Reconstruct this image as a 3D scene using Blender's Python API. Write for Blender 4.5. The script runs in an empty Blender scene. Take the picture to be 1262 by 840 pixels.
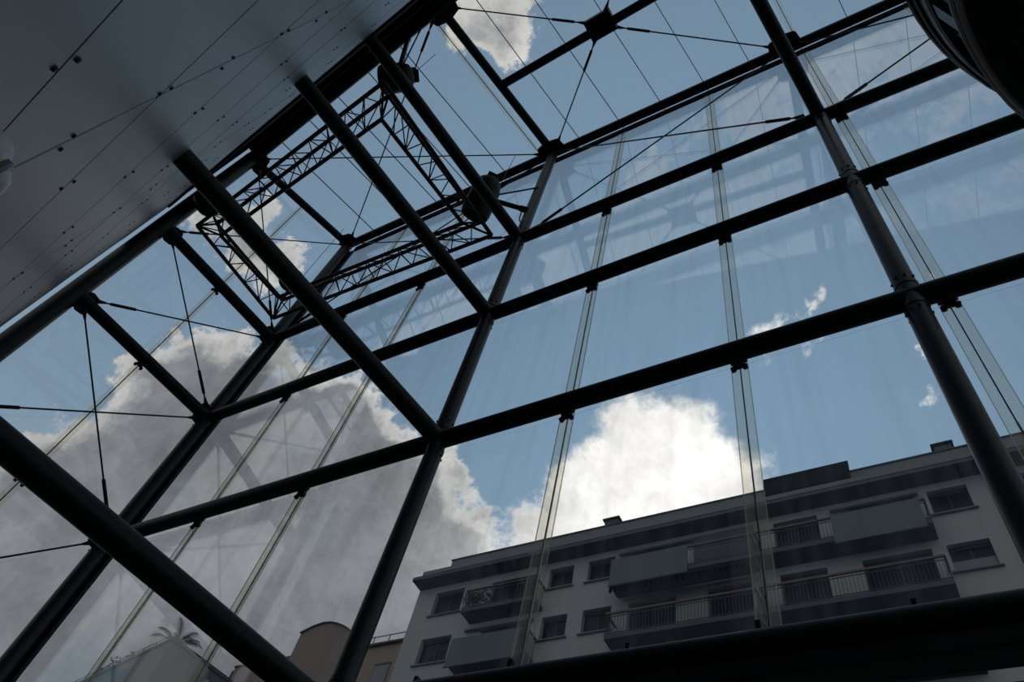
import bpy, bmesh, math, random
from mathutils import Vector, Matrix
random.seed(7)
C = bpy.context.scene.collection
SC = bpy.context.scene
EYE = 1.6
# ------------------------------------------------------------------ camera
FPX = 933.41
CAMR = ((0.86926860, 0.45984335, 0.18142822), (0.30100876, -0.78349723, 0.54362287), (-0.39212987, 0.41794280, 0.81948641))  # right, up, forward
cam_d = bpy.data.cameras.new('camera'); cam = bpy.data.objects.new('camera', cam_d); C.objects.link(cam)
cam_d.sensor_fit = 'HORIZONTAL'; cam_d.sensor_width = 36.0; cam_d.lens = FPX / 1262 * 36.0
cam_d.clip_start = 0.05; cam_d.clip_end = 500
r_, u_, f_ = (Vector(v) for v in CAMR)
cam.matrix_world = Matrix(((r_.x, u_.x, -f_.x, 0), (r_.y, u_.y, -f_.y, 0), (r_.z, u_.z, -f_.z, EYE), (0, 0, 0, 1)))
SC.camera = cam
EYEP = Vector((0, 0, EYE))
def ray(px, py):
    a, b = (px - 631) / FPX, -(py - 420) / FPX
    return r_ * a + u_ * b + f_
def onplane(px, py, n, d):          # world point where a pixel's ray meets n.(P-eye)=d
    r = ray(px, py); return EYEP + r * (d / Vector(n).dot(r))
def onz(px, py, z):                 # z measured from the eye
    return onplane(px, py, (0, 0, 1), z)
# ------------------------------------------------------------------ view
vs = SC.view_settings
vs.view_transform = 'Standard'; vs.look = 'None'; vs.exposure = 0.0; vs.gamma = 1.0; vs.use_curve_mapping = False
# ------------------------------------------------------------------ sky
SKY_GAIN = 1.0
world = bpy.data.worlds.new('sky'); SC.world = world; world.use_nodes = True
nt = world.node_tree; nt.nodes.clear()
def N(t, **k):
    n = nt.nodes.new(t)
    for a, b in k.items(): setattr(n, a, b)
    return n
def put(sock, v):
    if isinstance(v, (int, float)): sock.default_value = v
    elif isinstance(v, (tuple, list, Vector)):
        sock.default_value = tuple(v) + ((1.0,) if len(sock.default_value) == 4 and len(v) == 3 else ())
    else: nt.links.new(v, sock)
def M_(op, a, b=0.0, c=0.0, clamp=False):
    n = N('ShaderNodeMath', operation=op, use_clamp=clamp)
    put(n.inputs[0], a); put(n.inputs[1], b)
    if len(n.inputs) > 2: put(n.inputs[2], c)
    return n.outputs[0]
def SS(v, a, b):
    n = N('ShaderNodeMapRange', interpolation_type='SMOOTHSTEP')
    put(n.inputs['Value'], v); put(n.inputs['From Min'], a); put(n.inputs['From Max'], b)
    return n.outputs['Result']
def DOT(v, d):
    n = N('ShaderNodeVectorMath', operation='DOT_PRODUCT'); put(n.inputs[0], v); n.inputs[1].default_value = tuple(d); return n.outputs['Value']
def MIX(f, a, b):
    n = N('ShaderNodeMix', data_type='RGBA'); put(n.inputs[0], f); put(n.inputs[6], a); put(n.inputs[7], b); return n.outputs[2]
def NOISE(v, s, det, ro, dist=0.0):
    n = N('ShaderNodeTexNoise'); put(n.inputs['Vector'], v)
    n.inputs['Scale'].default_value = s; n.inputs['Detail'].default_value = det; n.inputs['Roughness'].default_value = ro
    n.inputs['Distortion'].default_value = dist
    return n.outputs['Fac']
tc = N('ShaderNodeTexCoord'); D0 = tc.outputs['Generated']
def skydir(px, py): return ray(px, py).normalized()
# clouds: (pixel x, y, radius in pixels, weight)
BLOBS = [(60, 800, 190, 1.1), (140, 680, 115, .95), (240, 590, 100, .95), (265, 480, 58, .8), (225, 440, 30, .45), (305, 445, 38, .55), (370, 560, 85, .95), (390, 670, 120, 1.1),
         (455, 590, 50, .6), (490, 700, 85, .95), (300, 780, 160, 1.1), (480, 800, 120, 1.0), (60, 650, 70, .5), (415, 515, 30, .42), (590, 690, 26, .45), (540, 660, 34, .45),
         (572, 588, 20, .62), (612, 642, 19, .6), (548, 560, 14, .45), (585, 612, 14, .4),
         (765, 570, 66, .85), (850, 570, 78, .95), (890, 620, 78, 1.0), (735, 650, 70, 1.0), (665, 655, 26, .5), (810, 650, 90, 1.0), (700, 590, 30, .5), (765, 520, 34, .55), (860, 525, 36, .5),
         (945, 400, 17, .47), (985, 375, 17, .47), (1015, 362, 15, .45), (940, 450, 16, .42), (1125, 430, 15, .46), (1138, 482, 17, .5), (990, 428, 15, .4),
         (600, 15, 46, .50), (650, 32, 40, .46), (570, 55, 34, .40), (630, 75, 28, .36), (262, 255, 40, .66), (300, 300, 42, .72), (345, 335, 36, .6), (330, 245, 26, .45)]
def WARP(v, s, amt, det):
    n = N('ShaderNodeTexNoise'); put(n.inputs['Vector'], v); n.inputs['Scale'].default_value = s; n.inputs['Detail'].default_value = det; n.inputs['Roughness'].default_value = .6
    a = N('ShaderNodeVectorMath', operation='SUBTRACT'); put(a.inputs[0], n.outputs['Color']); a.inputs[1].default_value = (.5, .5, .5)
    b = N('ShaderNodeVectorMath', operation='SCALE'); put(b.inputs[0], a.outputs[0]); b.inputs['Scale'].default_value = amt
    c = N('ShaderNodeVectorMath', operation='ADD'); put(c.inputs[0], v); put(c.inputs[1], b.outputs[0])
    d = N('ShaderNodeVectorMath', operation='NORMALIZE'); put(d.inputs[0], c.outputs[0]); return d.outputs[0]
DW = WARP(WARP(D0, 6.0, .12, 4), 24.0, .055, 5)
field = None
for bx_, by_, br, bw in BLOBS:
    d = skydir(bx_, by_); th = math.acos(max(-1, min(1, d.dot(skydir(bx_ + br * .7, by_ + br * .7)))))
    k = 1.0 / (1 - math.cos(th)) * .8
    e = M_('MULTIPLY', M_('EXPONENT', M_('MULTIPLY', M_('SUBTRACT', DOT(DW, d), 1.0), k)), bw)
    field = e if field is None else M_('ADD', field, e)
field = M_('MINIMUM', field, 1.45)
n_big = NOISE(D0, 2.2, 3, .5)
n_mid = NOISE(D0, 7.0, 6, .62, .25)
n_fine = NOISE(D0, 26.0, 5, .7, .4)
n_vf = NOISE(D0, 75.0, 3, .7, .3)
nz = M_('ADD', M_('MULTIPLY', n_mid, .6), M_('MULTIPLY', n_fine, .4))
nzc = M_('ADD', M_('MULTIPLY', M_('SUBTRACT', nz, .5), 2.1), M_('MULTIPLY', M_('SUBTRACT', n_vf, .5), .45))
inview = SS(DOT(D0, f_), math.cos(math.radians(47)), math.cos(math.radians(40)))
gen = M_('MULTIPLY', M_('MULTIPLY', SS(n_big, .32, .54), .66), M_('SUBTRACT', 1.0, inview))
F = M_('ADD', field, gen)
Fn = M_('ADD', F, nzc)
thick = SS(M_('ADD', F, M_('MULTIPLY', nzc, .7)), .55, 1.05)
SUN = skydir(838, 585)
cs = DOT(D0, SUN)
halo = M_('EXPONENT', M_('MULTIPLY', M_('SUBTRACT', cs, 1.0), 42.0))      # about 12 degrees
halo2 = M_('EXPONENT', M_('MULTIPLY', M_('SUBTRACT', cs, 1.0), 7.0))     # about 30 degrees
mask = SS(Fn, .36, M_('ADD', .58, M_('MULTIPLY', halo, .75)))
sep = N('ShaderNodeSeparateXYZ'); nt.links.new(D0, sep.inputs[0])
blue = MIX(SS(sep.outputs['Z'], .1, .95), (.28, .38, .46), (.160, .240, .332))
blue = MIX(M_('MULTIPLY', halo2, .5), blue, (.33, .52, .70))
lit = MIX(halo2, (.42, .415, .40), (1.05, 1.02, .95))
lit = MIX(halo, lit, (1.25, 1.2, 1.12))
tex = M_('ADD', .10, M_('MULTIPLY', nz, 1.75))
vm0 = N('ShaderNodeVectorMath', operation='SCALE'); put(vm0.inputs[0], lit); put(vm0.inputs['Scale'], tex); lit = vm0.outputs[0]
shade_n = M_('ADD', -.15, M_('ADD', M_('MULTIPLY', n_mid, 1.5), M_('MULTIPLY', n_fine, .95)))
grey = MIX(halo2, (.180, .187, .200), (.30, .305, .315))
vm = N('ShaderNodeVectorMath', operation='SCALE'); put(vm.inputs[0], grey); put(vm.inputs['Scale'], shade_n); grey = vm.outputs[0]
tk = M_('MULTIPLY', thick, M_('SUBTRACT', 1.0, M_('MULTIPLY', halo, 1.35), clamp=True), clamp=True)
cloud = MIX(tk, lit, grey)
sky = MIX(mask, blue, cloud)
bg = N('ShaderNodeBackground'); put(bg.inputs['Color'], sky); bg.inputs['Strength'].default_value = SKY_GAIN
out = N('ShaderNodeOutputWorld'); nt.links.new(bg.outputs[0], out.inputs['Surface'])

# ------------------------------------------------------------------ materials
def mat(name, color, rough=.5, metal=0.0, spec=.5, var=0.0, scale=8.0, bump=0.0, streak=False, emit=None):
    m = bpy.data.materials.new(name); m.use_nodes = True; t = m.node_tree; b = t.nodes['Principled BSDF']
    b.inputs['Base Color'].default_value = (*color, 1); b.inputs['Roughness'].default_value = rough
    b.inputs['Metallic'].default_value = metal; b.inputs['Specular IOR Level'].default_value = spec
    if var or bump:
        co = t.nodes.new('ShaderNodeTexCoord'); nz = t.nodes.new('ShaderNodeTexNoise')
        nz.inputs['Scale'].default_value = scale; nz.inputs['Detail'].default_value = 6
        src = co.outputs['Object']
        if streak:
            mp = t.nodes.new('ShaderNodeMapping'); mp.inputs['Scale'].default_value = (1, 1, .12); t.links.new(src, mp.inputs[0]); src = mp.outputs[0]
        t.links.new(src, nz.inputs['Vector'])
        if var:
            rp = t.nodes.new('ShaderNodeMix'); rp.data_type = 'RGBA'; t.links.new(nz.outputs['Fac'], rp.inputs[0])
            rp.inputs[6].default_value = (*[c * (1 - var) for c in color], 1); rp.inputs[7].default_value = (*[min(1, c * (1 + var)) for c in color], 1)
            t.links.new(rp.outputs[2], b.inputs['Base Color'])
        if bump:
            bp = t.nodes.new('ShaderNodeBump'); bp.inputs['Strength'].default_value = bump; bp.inputs['Distance'].default_value = .02
            t.links.new(nz.outputs['Fac'], bp.inputs['Height']); t.links.new(bp.outputs[0], b.inputs['Normal'])
    return m
def glass_mat(name, f0, tint, wave=0.0, haze=0.0):
    """clear sheet: straight-through transmission plus a mirror reflection that grows towards grazing"""
    m = bpy.data.materials.new(name); m.use_nodes = True; t = m.node_tree; t.nodes.clear()
    L = t.links.new
    def mth(op, a, b=None, clamp=False):
        n = t.nodes.new('ShaderNodeMath'); n.operation = op; n.use_clamp = clamp
        for i, v in enumerate((a, b)):
            if v is None: continue
            if isinstance(v, (int, float)): n.inputs[i].default_value = v
            else: L(v, n.inputs[i])
        return n.outputs[0]
    ge = t.nodes.new('ShaderNodeNewGeometry')
    dp = t.nodes.new('ShaderNodeVectorMath'); dp.operation = 'DOT_PRODUCT'; L(ge.outputs['Incoming'], dp.inputs[0]); L(ge.outputs['True Normal'], dp.inputs[1])
    c = mth('ABSOLUTE', dp.outputs['Value']); s = mth('POWER', mth('SUBTRACT', 1.0, c, True), 5.0)
    fr = mth('ADD', f0, mth('MULTIPLY', s, 1 - f0))
    tr = t.nodes.new('ShaderNodeBsdfTransparent'); tr.inputs[0].default_value = (*tint, 1)
    gl = t.nodes.new('ShaderNodeBsdfGlossy'); gl.inputs['Roughness'].default_value = 0.0; gl.inputs[0].default_value = (1, 1, 1, 1)
    if wave:
        co = t.nodes.new('ShaderNodeTexCoord'); nz = t.nodes.new('ShaderNodeTexNoise'); nz.inputs['Scale'].default_value = 1.6; nz.inputs['Detail'].default_value = 2
        L(co.outputs['Object'], nz.inputs['Vector']); bp = t.nodes.new('ShaderNodeBump'); bp.inputs['Strength'].default_value = wave; bp.inputs['Distance'].default_value = .05
        L(nz.outputs['Fac'], bp.inputs['Height']); L(bp.outputs[0], gl.inputs['Normal'])
    mx = t.nodes.new('ShaderNodeMixShader'); L(fr, mx.inputs[0]); L(tr.outputs[0], mx.inputs[1]); L(gl.outputs[0], mx.inputs[2])
    o = t.nodes.new('ShaderNodeOutputMaterial'); last = mx.outputs[0]
    if haze:      # dust film with streaks running down the sheet
        co = t.nodes.new('ShaderNodeTexCoord'); mp = t.nodes.new('ShaderNodeMapping'); mp.inputs['Scale'].default_value = (3.2, 3.2, .18); L(co.outputs['Object'], mp.inputs[0])
        nz = t.nodes.new('ShaderNodeTexNoise'); nz.inputs['Scale'].default_value = 2.2; nz.inputs['Detail'].default_value = 6; L(mp.outputs[0], nz.inputs['Vector'])
        mr = t.nodes.new('ShaderNodeMapRange'); mr.inputs['From Min'].default_value = .45; mr.inputs['From Max'].default_value = .8
        mr.inputs['To Min'].default_value = haze * .35; mr.inputs['To Max'].default_value = haze * 3.4; L(nz.outputs['Fac'], mr.inputs['Value'])
        tl = t.nodes.new('ShaderNodeBsdfTranslucent'); tl.inputs[0].default_value = (.62, .68, .78, 1)
        m2 = t.nodes.new('ShaderNodeMixShader'); L(mr.outputs[0], m2.inputs[0]); L(last, m2.inputs[1]); L(tl.outputs[0], m2.inputs[2]); last = m2.outputs[0]
    L(last, o.inputs['Surface'])
    return m
def strip_mat(name, fac=.13):
    m = bpy.data.materials.new(name); m.use_nodes = True; t = m.node_tree; t.nodes.clear(); L = t.links.new
    tr = t.nodes.new('ShaderNodeBsdfTransparent'); tr.inputs[0].default_value = (1.0, .985, .94, 1)
    tl = t.nodes.new('ShaderNodeBsdfTranslucent'); tl.inputs[0].default_value = (.80, .80, .74, 1)
    mx = t.nodes.new('ShaderNodeMixShader'); mx.inputs[0].default_value = fac; L(tr.outputs[0], mx.inputs[1]); L(tl.outputs[0], mx.inputs[2])
    o = t.nodes.new('ShaderNodeOutputMaterial'); L(mx.outputs[0], o.inputs['Surface']); return m
MT = {
 'steel': mat('dark_painted_steel', (.0045, .0062, .0076), .45, 0, .22, var=.25, scale=5),
 'column': mat('grey_painted_column_steel', (.012, .0175, .021), .42, 0, .32, var=.2, scale=5),
 'blacksteel': mat('black_fittings', (.005, .006, .0075), .5, .2, .3),
 'rod': mat('brace_rod_steel', (.008, .010, .016), .5, .2, .3),
 'alum': mat('truss_metal', (.022, .020, .020), .5, .3, .4),
 'bright': mat('bare_metal_trim', (.55, .56, .57), .35, .6),
 'panel': mat('grey_wall_panel', (.19, .212, .23), .40, .65, .5, var=.06, scale=.8),
 'dark': mat('dark_backing', (.008, .010, .014), .8, 0, .1),
 'screw': mat('dark_screw_head', (.008, .009, .01), .6),
 'glass': glass_mat('front_glass', .055, (.95, .965, .98), wave=.012, haze=.020),
 'roofglass': glass_mat('roof_glass', .03, (.965, .975, .98), haze=.008),
 'sideglass': glass_mat('side_glass', .03, (.96, .97, .98), haze=.008),
 'strip': strip_mat('joint_cover_strip'), 'stripedge': strip_mat('joint_strip_edge', .5),
 'seal': mat('black_silicone_joint', (.012, .012, .013), .7),
 'render': mat('pale_render', (.33, .325, .318), .9, var=.08, scale=.6, bump=.1),
 'rendertop': mat('grey_fascia_render', (.17, .172, .175), .9, var=.1, scale=.7),
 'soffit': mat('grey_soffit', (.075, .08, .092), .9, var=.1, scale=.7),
 'winframe': mat('window_frame_paint', (.05, .05, .055), .6),
 'winglass': mat('dark_window_glass', (.006, .008, .016), .25, 0, .12),
 'shutter': mat('grey_roller_shutter', (.18, .185, .205), .7, var=.1, scale=3),
 'awning': mat('grey_awning_cloth', (.10, .108, .12), .9, var=.12, scale=1.5, streak=True),
 'redrail': mat('red_brown_handrail', (.12, .058, .055), .6),
 'bars': mat('dark_railing', (.016, .017, .02), .5),
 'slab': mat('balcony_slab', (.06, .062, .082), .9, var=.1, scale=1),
 'brown': mat('brown_render', (.21, .15, .13), .9, var=.14, scale=.5),
 'tan': mat('tan_render', (.26, .19, .14), .9, var=.1, scale=.5),
 'greywall': mat('dark_grey_render', (.12, .12, .125), .9, var=.12, scale=.4),
 'plant': mat('dark_green_leaves', (.025, .045, .025), .6),
 'bark': mat('palm_bark', (.08, .06, .045), .9, var=.3, scale=12),
 'terracotta': mat('planter_clay', (.16, .09, .06), .8),
 'asphalt': mat('street_asphalt', (.10, .10, .105), .9, var=.2, scale=.5),
 'floor': mat('dark_stone_floor', (.045, .044, .043), .5, var=.2, scale=1.0),
 'drum': mat('black_lamp_drum', (.010, .011, .011), .45, .2),
 'drumrim': mat('dark_grey_lamp_rim', (.012, .014, .015), .4, .4),
 'slat': mat('grey_lamp_slat', (.05, .06, .068), .5, .3),
 'wood': mat('dark_stained_slats', (.028, .022, .019), .6, var=.3, scale=6),
 'diffuser': mat('frosted_lamp_cover', (.45, .46, .47), .35),
 'ring': mat('lamp_ring', (.10, .11, .12), .35, .5),
}
# ------------------------------------------------------------------ geometry helpers
V = Vector
def mesh_from(bm, name):
    me = bpy.data.meshes.new(name); bmesh.ops.recalc_face_normals(bm, faces=bm.faces); bm.to_mesh(me); bm.free(); return me
def smooth(me, ang=40):
    for p in me.polygons: p.use_smooth = True
    try: me.set_sharp_from_angle(angle=math.radians(ang))
    except Exception: pass
def tag(o, label=None, cat=None, group=None, kind=None):
    if label: o['label'] = label
    if cat: o['category'] = cat
    if group: o['group'] = group
    if kind: o['kind'] = kind
    return o
def link(name, me, m, loc=(0, 0, 0), parent=None, rot=None):
    o = bpy.data.objects.new(name, me); C.objects.link(o)
    if m is not None and not me.materials: me.materials.append(MT[m])
    loc = V(loc)
    if parent is not None:
        o.parent = parent; loc = loc - wpos(parent)
    mw = Matrix.Translation(loc)
    if rot is not None: mw = mw @ rot.to_4x4()
    o.matrix_basis = mw
    return o
_W = {}
def wpos(o):       # things are never rotated themselves, so their world origin is a sum of offsets
    p = V((0, 0, 0))
    while o is not None:
        p += o.matrix_basis.translation; o = o.parent
    return p
def thing(name, loc, label=None, cat=None, group=None, kind=None, parent=None):
    o = bpy.data.objects.new(name, None); C.objects.link(o); o.empty_display_size = .2
    l = V(loc)
    if parent is not None: o.parent = parent; l = l - wpos(parent)
    o.matrix_basis = Matrix.Translation(l)
    return tag(o, label, cat, group, kind)
def box_bm(bm, c, s, axes=None):
    ax = axes or (V((1, 0, 0)), V((0, 1, 0)), V((0, 0, 1)))
    c = V(c); vs_ = []
    for dx in (-.5, .5):
        for dy in (-.5, .5):
            for dz in (-.5, .5): vs_.append(bm.verts.new(c + ax[0] * dx * s[0] + ax[1] * dy * s[1] + ax[2] * dz * s[2]))
    for f in ((0, 1, 3, 2), (4, 6, 7, 5), (0, 4, 5, 1), (2, 3, 7, 6), (0, 2, 6, 4), (1, 5, 7, 3)): bm.faces.new([vs_[i] for i in f])
def box(name, c, s, m, parent=None, axes=None, bevel=0.0):
    bm = bmesh.new(); box_bm(bm, (0, 0, 0), s, axes)
    if bevel: bmesh.ops.bevel(bm, geom=list(bm.edges), offset=bevel, segments=2, affect='EDGES', profile=.6)
    return link(name, mesh_from(bm, name), m, c, parent)
def cyl_bm(bm, p0, p1, r0, r1=None, seg=24, cap=True):
    r1 = r0 if r1 is None else r1
    p0, p1 = V(p0), V(p1); d = (p1 - p0).normalized(); a = d.orthogonal().normalized(); b = d.cross(a)
    A, B = [], []
    for i in range(seg):
        t = 2 * math.pi * i / seg; o = a * math.cos(t) + b * math.sin(t)
        A.append(bm.verts.new(p0 + o * r0)); B.append(bm.verts.new(p1 + o * r1))
    for i in range(seg): bm.faces.new((A[i], A[(i + 1) % seg], B[(i + 1) % seg], B[i]))
    if cap: bm.faces.new(A[::-1]); bm.faces.new(B)
def tube(name, p0, p1, r, m, parent=None, seg=28, r1=None):
    p0, p1 = V(p0), V(p1)
    bm = bmesh.new(); cyl_bm(bm, (0, 0, 0), p1 - p0, r, r1, seg); me = mesh_from(bm, name); smooth(me)
    return link(name, me, m, p0, parent)
_unit = {}
def unit_cyl(m, seg=8):
    if (m, seg) not in _unit:
        bm = bmesh.new(); cyl_bm(bm, (0, 0, 0), (0, 0, 1), 1, None, seg); me = mesh_from(bm, 'unit_rod'); smooth(me); me.materials.append(MT[m]); _unit[(m, seg)] = me
    return _unit[(m, seg)]
def rod(name, p0, p1, r, m, parent=None, seg=8):
    p0, p1 = V(p0), V(p1); d = p1 - p0
    o = bpy.data.objects.new(name, unit_cyl(m, seg)); C.objects.link(o)
    l = p0
    if parent is not None: o.parent = parent; l = p0 - wpos(parent)
    o.matrix_basis = Matrix.Translation(l) @ d.to_track_quat('Z', 'Y').to_matrix().to_4x4() @ Matrix.Diagonal((r, r, d.length, 1))
    return o
def prism(name, pts, thick, m, parent=None, nrm=None):
    """flat plate: outline pts (world) thickened along its normal"""
    pts = [V(p) for p in pts]; o = sum(pts, V()) / len(pts)
    n = nrm or (pts[1] - pts[0]).cross(pts[2] - pts[1]).normalized()
    bm = bmesh.new(); A = [bm.verts.new(p - o - n * thick / 2) for p in pts]; B = [bm.verts.new(p - o + n * thick / 2) for p in pts]
    k = len(pts); bm.faces.new(A[::-1]); bm.faces.new(B)
    for i in range(k): bm.faces.new((A[i], A[(i + 1) % k], B[(i + 1) % k], B[i]))
    return link(name, mesh_from(bm, name), m, o, parent)

# ------------------------------------------------------------------ the place: axes and levels (heights from the eye + EYE)
PSI = math.radians(8.574)
Yd = V((math.sin(PSI), math.cos(PSI), 0)); Wd = V((math.cos(PSI), -math.sin(PSI), 0)); Zd = V((0, 0, 1)); Xd = V((1, 0, 0))
YF = 4.0                                # axis plane of the front frame
X0, X1, X2, X3 = -9.867, -4.328, .542, 5.93
ZL, ZA, ZB, ZC, ZT = 2.965 + EYE, 6.133 + EYE, 8.826 + EYE, 11.284 + EYE, 15.469 + EYE
ZBIG = 2.934 + EYE
YG = 4.15                               # glass plane of the front
WL = -10.353                            # side wall plane along Wd
YB, YW = -.35, -.55                     # back frame axis, panel wall face (along Yd)
ZBT = 14.80 + EYE
def WY(w, y, z): return Wd * w + Yd * y + Zd * z
RT = .10
# ------------------------------------------------------------------ ground and floor
g = box('ground', (0, 40, -.06), (260, 200, .1), 'asphalt'); tag(g, kind='structure')
fl = prism('floor', [(X0 - .4, YG, .02), (X3, YG, .02), WY(6.5, YW, .02), WY(WL - .2, YW, .02)], .06, 'floor'); tag(fl, kind='structure')
# ------------------------------------------------------------------ panel wall behind
wb = thing('wall_back', WY(-4, YW - .1, 0), kind='structure')
bm = bmesh.new(); box_bm(bm, (0, 0, 0), (17.2, .2, 18.3), (Wd, Yd, Zd)); bk = link('backing', mesh_from(bm, 'backing'), 'dark', WY(-1.44, YW - .17, 9.15), wb)
PZ = [-.69, .63, 1.95, 3.27, 4.59, 5.91, 7.23, 8.55, 9.87, 11.19]; PX = [-10.11, -9.06, -5.76, -2.46, .84, 4.14, 7.2]
def panel_mesh(w, h):
    bm = bmesh.new(); box_bm(bm, (0, 0, 0), (w - .022, .04, h - .012), (Wd, Yd, Zd))
    bmesh.ops.bevel(bm, geom=list(bm.edges), offset=.004, segments=1, affect='EDGES'); return mesh_from(bm, 'panel')
pc = {}; bmscr = bmesh.new(); cyl_bm(bmscr, (0, 0, 0), Yd * .010, .011, .009, 8); scr_me = mesh_from(bmscr, 'screw'); scr_me.materials.append(MT['screw'])
zs = [-1.5] + PZ
for i in range(len(PX) - 1):
    for j in range(len(zs) - 1):
        w0, w1, a, b = PX[i], PX[i + 1], zs[j] + EYE, zs[j + 1] + EYE
        key = (round(w1 - w0, 3), round(b - a, 3))
        if key not in pc: pc[key] = panel_mesh(w1 - w0, b - a); pc[key].materials.append(MT['panel'])
        p = link('panel', pc[key], None, WY((w0 + w1) / 2, YW - .02 + random.uniform(-.0015, .0015), (a + b) / 2), wb)
        if a < EYE + .5 or w0 < -9.5: continue
        nsc = max(1, round((w1 - w0) / .825))
        for k in range(nsc):                      # screws along the lower and upper edge, and half way up the sides
            for zz in (a + .05, b - .05):
                sw = w0 + (w1 - w0) * k / nsc + (.05 if k == 0 else 0)
                link('screw', scr_me, None, WY(sw, YW, zz), p)
        for sw in (w0 + .05, w1 - .05): link('screw', scr_me, None, WY(sw, YW, (a + b) / 2), p)
cop = box('coping', WY(-1.36, YW + .01, 11.25 + EYE), (17.08, .06, .10), 'dark', wb, (Wd, Yd, Zd))
box('closing_plate', WY(-10.18, YW - .04, (10.3 + 15.1) / 2 + EYE), (.36, .06, 4.8), 'dark', wb, (Wd, Yd, Zd))
fs = box('flashing', WY(-1.5, (YB + YW) / 2 - .02, ZBT + .16), (17.7, .40, .03), 'dark', wb, (Wd, Yd, Zd))
tr = box('trim_1', WY(-1.4, YB - .165, ZBT - .02), (17.0, .012, .03), 'bright', None, (Wd, Yd, Zd)); tag(tr, kind='structure')

# ------------------------------------------------------------------ steel frame
def collar(parent, p, axis, r, m='column', h=.05):
    return tube('collar', V(p) - axis * h / 2, V(p) + axis * h / 2, r, m, parent, 28)
def bolts(parent, p, axis, r, n=8):
    a = axis.orthogonal().normalized(); b = axis.cross(a)
    for i in range(n):
        t = 2 * math.pi * i / n + .2; o = a * math.cos(t) + b * math.sin(t)
        rod('bolt', V(p) + o * (r - .008), V(p) + o * (r + .012), .014, 'blacksteel', parent, 6)
def column(x, top, label, r=.097):
    c = tube('steel_column', (x, YF, 0), (x, YF, top), r, 'column'); tag(c, label, 'column', 'columns of the glass front')
    for z in (ZA, ZB, ZC):
        for s in (-1, 1):
            collar(c, (x, YF, z + s * .17), Zd, r + .006); bolts(c, (x, YF, z + s * .26), Zd, r, 8)
    collar(c, (x, YF, ZL + .22), Zd, r + .006); bolts(c, (x, YF, ZL + .15), Zd, r + .003)
    tube('base_plate', (x, YF, .05), (x, YF, .09), .2, 'column', c)
    return c
c0 = column(X0, ZT, 'corner steel column where the glass front meets the glass side wall', .115)
c1 = column(X1, ZT, 'steel column of the glass front carrying four tubes running back to panel wall')
c2 = column(X2, ZT, 'steel column of the glass front standing before the right end of the pale apartment block')
c3 = column(X3, ZT, 'steel column of the glass front beyond the round black drum lamp')
cb = tube('steel_column', WY(WL, YB, 0), WY(WL, YB, ZBT), .15, 'steel'); tag(cb, 'thick dark steel column at the back corner between side glass and panel wall', 'column')
def beam(name, p0, p1, r, label, group, m='steel'):
    b = tube(name, p0, p1, r, m); tag(b, label, 'beam', group); return b
XR = 7.4
hb = {}
for key, z, lab, r in (('l', ZL, 'lowest steel tube across the glass front, resting on the dark door header', .115), ('a', ZA, 'steel tube across the glass front one level above the door header tube', .1),
                 ('b', ZB, 'steel tube across the glass front, next below the foot of its cross-braced top', .096), ('c', ZC, 'steel tube across the glass front at the foot of its cross-braced top level', .095),
                 ('t', ZT, 'top steel tube of the glass front where the glass roof begins', .092)):
    hb[key] = beam('steel_crossbeam', (X0 + .02, YF, z), (XR, YF, z), r, lab, 'level tubes of the glass front')
def depth(x, z, label, r=.103, y_end=YW):
    p0 = V((x, YF, z)); t = (p0.dot(Yd) - y_end); p1 = p0 - Yd * t
    b = beam('steel_tie_beam', p0, p1, r, label, 'tubes running back from the glass front to the panel wall')
    return b
depth(X1, ZBIG, 'lowest and nearest steel tube running back from the glass front to the panel wall', .107)
depth(X1, ZA, 'second lowest steel tube running back into the grey panel wall, passing under the truss frame')
depth(X1, ZB, 'third steel tube running back into the grey panel wall, passing under the truss frame')
depth(X1, ZC, 'highest steel tube running back beside the truss frame and black loudspeakers', .1)
depth(X2, ZC, 'steel tube running back from the front column before the apartment block at brace foot level', .096)
# roof beams
def backpt(w): return WY(w, YB, ZBT)
bt = beam('steel_back_beam', backpt(WL), backpt(7.4), .14, 'thick dark steel tube along the rear edge of the glass roof above the panel wall', 'roof tubes')
def roofend(x):
    p0 = V((x, YF, ZT)); t = p0.dot(Yd) - YB
    q = p0 - Yd * t; q.z = ZBT; return q
rb0 = beam('steel_roof_beam', (X0, YF, ZT), roofend(X0), .088, 'sloping roof tube at the edge above the glass side wall', 'roof tubes')
rb1 = beam('steel_roof_beam', (X1, YF, ZT), roofend(X1), .088, 'sloping roof tube joined by the purlin with the square plate', 'roof tubes')
rb2 = beam('steel_roof_beam', (X2, YF, ZT), roofend(X2), .088, 'sloping roof tube rising to the front column before the apartment block', 'roof tubes')
rb3 = beam('steel_roof_beam', (X3, YF, ZT), roofend(X3), .088, 'sloping roof tube beyond the round drum lamp', 'roof tubes')
def roofz(P):      # height of the roof axis surface at plan point
    yb = V((P.x, P.y, 0)).dot(Yd) - YB
    # distance to the front along Yd
    tf = (YF - P.y) / Yd.y
    return ZBT + (ZT - ZBT) * yb / (yb + tf)
pu0 = V((-4.56, 2.226, 0)); pu1 = V((.29, 1.95, 0)); pu0.z = roofz(pu0); pu1.z = roofz(pu1)
pur = beam('roof_purlin', pu0, pu1, .085, 'short roof tube between two roof beams with a square steel plate at its middle', 'roof tubes')
plc = V((-2.335, 2.06, 0)); plc.z = roofz(plc)
pdir = (pu1 - pu0).normalized(); pside = (V((0, 0, 1)).cross(pdir)).normalized(); pn = pdir.cross(pside)
box('square_plate', plc, (.52, .40, .24), 'blacksteel', pur, (pdir, pside, pn), .02)
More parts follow.
